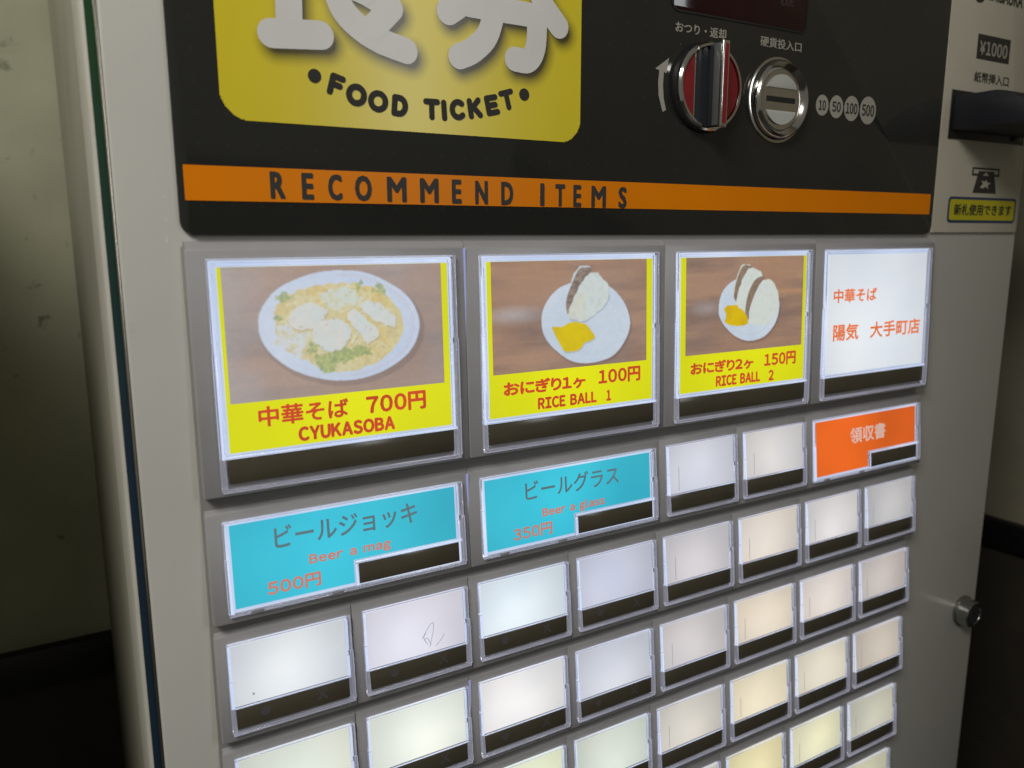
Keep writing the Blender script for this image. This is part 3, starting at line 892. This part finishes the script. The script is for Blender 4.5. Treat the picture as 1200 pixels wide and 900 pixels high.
soup = sm([(0.473, -0.394), (0.494, -0.302), (0.601, -0.235), (0.741, -0.193), (0.926, -0.178), (1.103, -0.199), (1.227, -0.247), (1.329, -0.328), (1.395, -0.442), (1.397, -0.543), (1.338, -0.651), (1.238, -0.734), (1.096, -0.789), (0.946, -0.815), (0.803, -0.791), (0.708, -0.735), (0.606, -0.663), (0.506, -0.603), (0.47, -0.518)])
bowl = sm([(0.354, -0.439), (0.38, -0.338), (0.479, -0.22), (0.607, -0.153), (0.767, -0.105), (0.93, -0.093), (1.108, -0.108), (1.266, -0.171), (1.427, -0.276), (1.506, -0.391), (1.53, -0.506), (1.496, -0.628), (1.406, -0.735), (1.244, -0.824), (1.068, -0.868), (0.887, -0.870), (0.724, -0.834), (0.568, -0.766), (0.44, -0.661), (0.371, -0.552)])
cA = sm([(0.565, -0.399), (0.594, -0.348), (0.67, -0.315), (0.744, -0.313), (0.807, -0.342), (0.832, -0.386), (0.807, -0.443), (0.75, -0.482), (0.669, -0.499), (0.597, -0.479), (0.557, -0.445)])
cB = sm([(0.727, -0.513), (0.779, -0.452), (0.868, -0.427), (0.944, -0.445), (0.991, -0.507), (0.981, -0.577), (0.934, -0.634), (0.854, -0.666), (0.79, -0.639), (0.739, -0.588)])
cC = [(0.969, -0.398), (1.027, -0.363), (1.092, -0.415), (1.213, -0.543), (1.199, -0.575), (1.116, -0.625), (1.063, -0.533), (0.977, -0.453)]
cD = [(1.068, -0.338), (1.132, -0.309), (1.211, -0.334), (1.279, -0.381), (1.353, -0.451), (1.338, -0.523), (1.25, -0.49), (1.137, -0.429)]
nood = sm([(0.791, -0.242), (0.88, -0.203), (0.979, -0.211), (1.055, -0.252), (1.098, -0.307), (1.028, -0.336), (0.959, -0.366), (0.873, -0.34), (0.788, -0.294)])
pile = sm([(0.483, -0.467), (0.546, -0.45), (0.585, -0.504), (0.679, -0.51), (0.679, -0.594), (0.628, -0.654), (0.515, -0.625), (0.472, -0.559)])
greens = [((0.80, -0.735), .085), ((0.86, -0.70), .06), ((0.942, -0.69), .065), ((1.079, -0.668), .055), ((1.02, -0.665), .045), ((0.537, -0.273), .040), ((0.726, -0.619), .045), ((1.081, -0.203), .035), ((1.229, -0.240), .045), ((0.49, -0.40), .025)]
def scale_poly(p, k):
    cx = sum(a for a, _ in p) / len(p); cz = sum(b for _, b in p) / len(p)
    return [(cx + (a - cx) * k, cz + (b - cz) * k) for a, b in p]
def paint_ramen(X, Z):
    o = wood(X, Z, 11, .25)
    hz = np.clip(1 - X / .9, 0, 1) * np.clip(fbm(X, Z, 77, 2.2, 3) * 1.6 - .3, 0, 1)
    o = mixc(o, L3((176, 178, 180)), hz * .55)
    sh = inside(X - .02, Z + .03, scale_poly(bowl, 1.03)).astype(float); o = mixc(o, L3((116, 98, 96)), sh * .5)
    w = soft_poly(X, Z, bowl, .0, 1); n = fbm(X, Z, 5, 3, 3)
    pc = mixc(np.broadcast_to(L3((188, 203, 226)), X.shape + (3,)), L3((206, 214, 228)), n)
    o = mixc(o, pc, w)
    for k1, k2, c in ((.93, .918, (196, 170, 172)), (.895, .885, (205, 185, 185))):
        ring = inside(X, Z, scale_poly(bowl, k1)) & ~inside(X, Z, scale_poly(bowl, k2)) & (X > .9)
        o = mixc(o, L3(c), ring * .55)
    w = soft_poly(X, Z, soup, .04, 21); n = fbm(X, Z, 31, 9, 4); f = fbm(X, Z, 35, 40, 3)
    sc_ = mixc(np.broadcast_to(L3((214, 192, 122)), X.shape + (3,)), L3((212, 206, 164)), np.clip(n * 1.8 - .5, 0, 1))
    sc_ = mixc(sc_, L3((186, 160, 92)), np.clip(f * 2.2 - 1.0, 0, 1) * .6)
    o = mixc(o, sc_, w)
    # noodle strands
    rng = np.random.default_rng(4)
    for k in range(110):
        a = rng.uniform(0, 6.28); rr = rng.uniform(.25, .95) ** .7; px = .93 + .43 * rr * math.cos(a); pz = -.50 + .27 * rr * math.sin(a)
        t = rng.uniform(0, 3.14); l = rng.uniform(.05, .13)
        d = seg_dist(X, Z, [(px, pz), (px + l * .5 * math.cos(t), pz + l * .5 * math.sin(t) * .7 + .012), (px + l * math.cos(t + .5), pz + l * math.sin(t + .5) * .7)])
        o = mixc(o, L3((224, 218, 176)) * rng.uniform(.68, 1.05), (d < .0055).astype(float) * w * .75)
    for poly, c, s in ((nood, (206, 214, 206), 41), (pile, (208, 212, 214), 45)):
        w2 = soft_poly(X, Z, poly, .10, s); g = fbm(X, Z, s + 2, 30, 3)
        o = mixc(o, mixc(np.broadcast_to(L3(c), X.shape + (3,)), L3((206, 196, 140)), np.clip(g * 2.4 - 1.15, 0, 1)), w2 * .92)
    for poly, s in ((cD, 51), (cC, 54), (cA, 57), (cB, 60)):
        e = soft_poly(X - .006, Z + .012, poly, .03, s); o = mixc(o, L3((172, 148, 96)), e * .6)
        w2 = soft_poly(X, Z, poly, .03, s); g = fbm(X, Z, s + 2, 10, 4)
        o = mixc(o, mixc(np.broadcast_to(L3((204, 212, 208)), X.shape + (3,)), L3((216, 212, 202)), np.clip(g * 1.9 - .5, 0, 1)), w2)
    for k, ((gx, gz), r) in enumerate(greens):
        g = fbm(X, Z, 90 + k, 34, 2)
        d = np.hypot(X - gx, (Z - gz) * 1.25) + (g - .5) * .09
        o = mixc(o, mixc(np.broadcast_to(L3((130, 148, 90)), X.shape + (3,)), L3((178, 186, 104)), np.clip(fbm(X, Z, 70, 60, 2) * 2 - .5, 0, 1)), (d < r).astype(float) * .85)
    for k in range(90):   # pepper, oil and onion flecks
        a = rng.uniform(0, 6.28); rr = rng.uniform(0, 1) ** .5; px = .93 + .46 * rr * math.cos(a); pz = -.50 + .30 * rr * math.sin(a)
        c = [(150, 96, 60), (150, 164, 90), (236, 226, 180), (120, 120, 84)][k % 4]
        o = mixc(o, L3(c), (np.hypot(X - px, Z - pz) < rng.uniform(.003, .008)).astype(float) * .42)
    hz = np.clip(1 - (X - .1) / 1.8, 0, 1)
    return mixc(o, L3((200, 208, 214)), hz * .14 + .04)
def paint_rice1(X, Z):
    X = X + 2
    o = wood(X, Z, 13, .7)
    glare = np.clip(1 - np.hypot((X - 2.35) / .35, (Z + .48) / .09), 0, 1); o = mixc(o, L3((186, 186, 190)), glare * .6)
    p2 = sm([(2.609, -0.553), (2.629, -0.444), (2.708, -0.337), (2.831, -0.261), (3.055, -0.223), (3.286, -0.276), (3.445, -0.408), (3.523, -0.583), (3.485, -0.731), (3.363, -0.863), (3.23, -0.911), (3.048, -0.923), (2.884, -0.884), (2.725, -0.774), (2.636, -0.666)])
    o = mixc(o, L3((118, 96, 88)), inside(X - .012, Z + .02, scale_poly(p2, 1.015)) * .5)
    n = fbm(X, Z, 5, 3, 3)
    o = mixc(o, mixc(np.broadcast_to(L3((190, 204, 220)), X.shape + (3,)), L3((208, 216, 224)), n), inside(X, Z, p2).astype(float))
    o = mixc(o, L3((188, 204, 220)), (inside(X, Z, scale_poly(p2, .80)) & ~inside(X, Z, scale_poly(p2, .78))) * .5)
    rice = sm([(2.877, -0.517), (2.89, -0.446), (2.954, -0.326), (3.03, -0.217), (3.094, -0.167), (3.157, -0.159), (3.221, -0.202), (3.273, -0.265), (3.292, -0.36), (3.233, -0.452), (3.129, -0.52), (3.026, -0.561), (2.913, -0.545)])
    o = mixc(o, L3((138, 152, 160)), soft_poly(X - .012, Z + .016, rice, .03, 17) * .5)
    rm = [(2.905, -0.254), (2.918, -0.203), (2.955, -.14), (2.99, -0.104), (3.05, -0.108), (3.10, -.112), (2.97, -.26)]
    o = mixc(o, L3((190, 205, 208)), soft_poly(X, Z, rm, .03, 24))
    g = fbm(X, Z, 26, 26, 3)
    rc = mixc(np.broadcast_to(L3((206, 214, 210)), X.shape + (3,)), L3((212, 208, 186)), np.clip(fbm(X, Z, 28, 5, 3) * 2.2 - .9, 0, 1))
    rc = mixc(rc, L3((164, 176, 178)), np.clip(g * 2.4 - 1.2, 0, 1) * .35)
    nori = sm([(2.854, -0.394), (2.879, -0.314), (2.955, -0.174), (3.006, -0.119), (3.107, -0.122), (3.119, -0.147), (3.068, -0.187), (2.979, -0.287), (2.909, -0.427), (2.879, -0.507), (2.853, -0.455)])
    nc = mixc(np.broadcast_to(L3((158, 140, 126)), X.shape + (3,)), L3((116, 104, 98)), np.clip(fbm(X * .5, Z, 66, 60, 2) * 2 - .5, 0, 1))
    o = mixc(o, nc, inside(X, Z, nori).astype(float))
    o = mixc(o, rc, soft_poly(X, Z, rice, .03, 19))
    tk = sm([(2.71, -0.61), (2.728, -0.596), (2.814, -0.595), (2.888, -0.569), (3.001, -0.575), (3.07, -0.61), (3.14, -0.693), (3.127, -0.719), (3.037, -0.749), (2.999, -0.793), (2.935, -0.81), (2.835, -0.802), (2.775, -0.726)])
    tc_ = mixc(np.broadcast_to(L3((224, 200, 12)), X.shape + (3,)), L3((206, 178, 30)), fbm(X, Z, 81, 8, 3))
    o = mixc(o, L3((150, 160, 120)), soft_poly(X - .006, Z + .012, tk, .02, 83) * .5)
    return mixc(o, tc_, soft_poly(X, Z, tk, .015, 83))
def paint_rice2(X, Z):
    X = X + 4
    o = wood(X, Z, 19, .85)
    glare = np.clip(1 - np.hypot((X - 4.42) / .25, (Z + .52) / .09), 0, 1); o = mixc(o, L3((180, 176, 176)), glare * .5)
    o = mixc(o, L3((196, 150, 104)), np.clip(1 - np.abs(Z + .40) / .03, 0, 1) * (X > 5.35) * .6)
    p3 = sm([(4.575, -0.54), (4.601, -0.414), (4.68, -0.322), (4.811, -0.262), (4.961, -0.255), (5.131, -0.271), (5.292, -0.364), (5.384, -0.478), (5.382, -0.613), (5.322, -0.733), (5.183, -0.836), (4.981, -0.862), (4.811, -0.812), (4.675, -0.717), (4.599, -0.627)])
    o = mixc(o, L3((120, 94, 80)), inside(X - .012, Z + .02, scale_poly(p3, 1.015)) * .5)
    o = mixc(o, mixc(np.broadcast_to(L3((190, 204, 220)), X.shape + (3,)), L3((212, 220, 228)), fbm(X, Z, 6, 3, 3)), inside(X, Z, p3).astype(float))
    o = mixc(o, L3((182, 194, 208)), (inside(X, Z, scale_poly(p3, .83)) & ~inside(X, Z, scale_poly(p3, .81))) * .5)
    P = dict(rb=[(4.802, -0.487), (4.829, -0.369), (4.915, -0.211), (4.974, -0.169), (5.066, -0.166), (5.146, -0.239), (5.10, -0.301), (5.04, -0.407), (4.99, -0.524), (4.915, -0.576), (4.818, -0.52)],
      n1=[(4.77, -0.41), (4.797, -0.293), (4.853, -0.177), (4.912, -0.136), (5.004, -0.154), (4.944, -0.19), (4.872, -0.296), (4.83, -0.391), (4.81, -0.476), (4.779, -0.453)],
      rf=[(4.981, -0.636), (5.001, -0.539), (5.044, -0.431), (5.132, -0.304), (5.209, -0.273), (5.273, -0.291), (5.339, -0.354), (5.375, -0.444), (5.379, -0.556), (5.319, -0.654), (5.21, -0.715), (5.006, -0.704)],
      n2=[(4.925, -0.557), (4.952, -0.428), (5.024, -0.3), (5.115, -0.249), (5.178, -0.261), (5.102, -0.335), (5.029, -0.453), (4.979, -0.571), (4.974, -0.658), (4.934, -0.612)],
      tk=[(4.648, -0.544), (4.699, -0.509), (4.811, -0.508), (4.841, -0.537), (4.903, -0.567), (4.958, -0.646), (4.953, -0.706), (4.824, -0.709), (4.704, -0.686), (4.651, -0.657), (4.679, -0.599)])
    rc = mixc(np.broadcast_to(L3((212, 218, 210)), X.shape + (3,)), L3((186, 196, 190)), np.clip(fbm(X, Z, 26, 26, 3) * 2.4 - 1.2, 0, 1) * .35)
    nc = mixc(np.broadcast_to(L3((158, 136, 114)), X.shape + (3,)), L3((120, 102, 88)), fbm(X, Z, 66, 50, 2))
    o = mixc(o, L3((206, 208, 198)), soft_poly(X, Z, [(a - .01, b + .012) for a, b in sm(P['n1'])], .03, 31))
    o = mixc(o, nc, inside(X, Z, sm(P['n1'])).astype(float)); o = mixc(o, rc, soft_poly(X, Z, sm(P['rb']), .03, 33))
    o = mixc(o, nc, inside(X, Z, sm(P['n2'])).astype(float)); o = mixc(o, rc, soft_poly(X, Z, sm(P['rf']), .03, 35))
    tc_ = mixc(np.broadcast_to(L3((228, 196, 8)), X.shape + (3,)), L3((206, 168, 16)), fbm(X, Z, 81, 10, 3))
    return mixc(o, tc_, soft_poly(X, Z, sm(P['tk']), .02, 83))

b = button('b', 1, 1, M_yelcard, 'large menu button picturing a bowl of ramen on a yellow card')
grid_print('food_picture', M_photo, b, .136, 1.720, -.963, -.057, 330, 200, YC - .0006, paint_ramen, blur=2)
lab('lettering', [("中華そば", .312, .950, -1.142, -.999, .011), ("~700円", 1.083, 1.558, -1.146, -1.003, .016)], M_redink, b)
lab('lettering', [("~CYUKASOBA", .577, 1.300, -1.276, -1.170, .024)], M_redink, b)
b = button('b', 3, 1, M_yelcard, 'large menu button picturing one rice ball on a yellow card')
grid_print('food_picture', M_photo, b, .148, 1.708, -.948, -.057, 330, 200, YC - .0006, paint_rice1, blur=2)
lab('lettering', [("~おにぎり1ヶ", .238, 1.042, -1.130, -1.010, .018), ("~100円", 1.178, 1.637, -1.124, -.990, .016)], M_redink, b)
lab('lettering', [("~RICE BALL", .560, 1.158, -1.270, -1.170, .022), ("~1", 1.262, 1.312, -1.270, -1.174, .022)], M_redink, b)
b = button('b', 5, 1, M_yelcard, 'large menu button picturing two rice balls on a yellow card')
grid_print('food_picture', M_photo, b, .167, 1.728, -.950, -.057, 330, 200, YC - .0006, paint_rice2, blur=2)
lab('lettering', [("~おにぎり2ヶ", .231, 1.048, -1.137, -1.017, .018), ("~150円", 1.198, 1.650, -1.138, -1.004, .016)], M_redink, b)
lab('lettering', [("~RICE BALL", .554, 1.146, -1.274, -1.168, .022), ("~2", 1.265, 1.338, -1.278, -1.172, .020)], M_redink, b)
b = button('b', 7, 1, M_whitecard, 'large button with a white shop name card in orange print')
lab('lettering', [("中華そば", .200, .902, -.556, -.410, .010), ("陽気", .211, .622, -.958, -.777, .010), ("大手町店", .816, 1.697, -.958, -.782, .010)], M_orink, b)
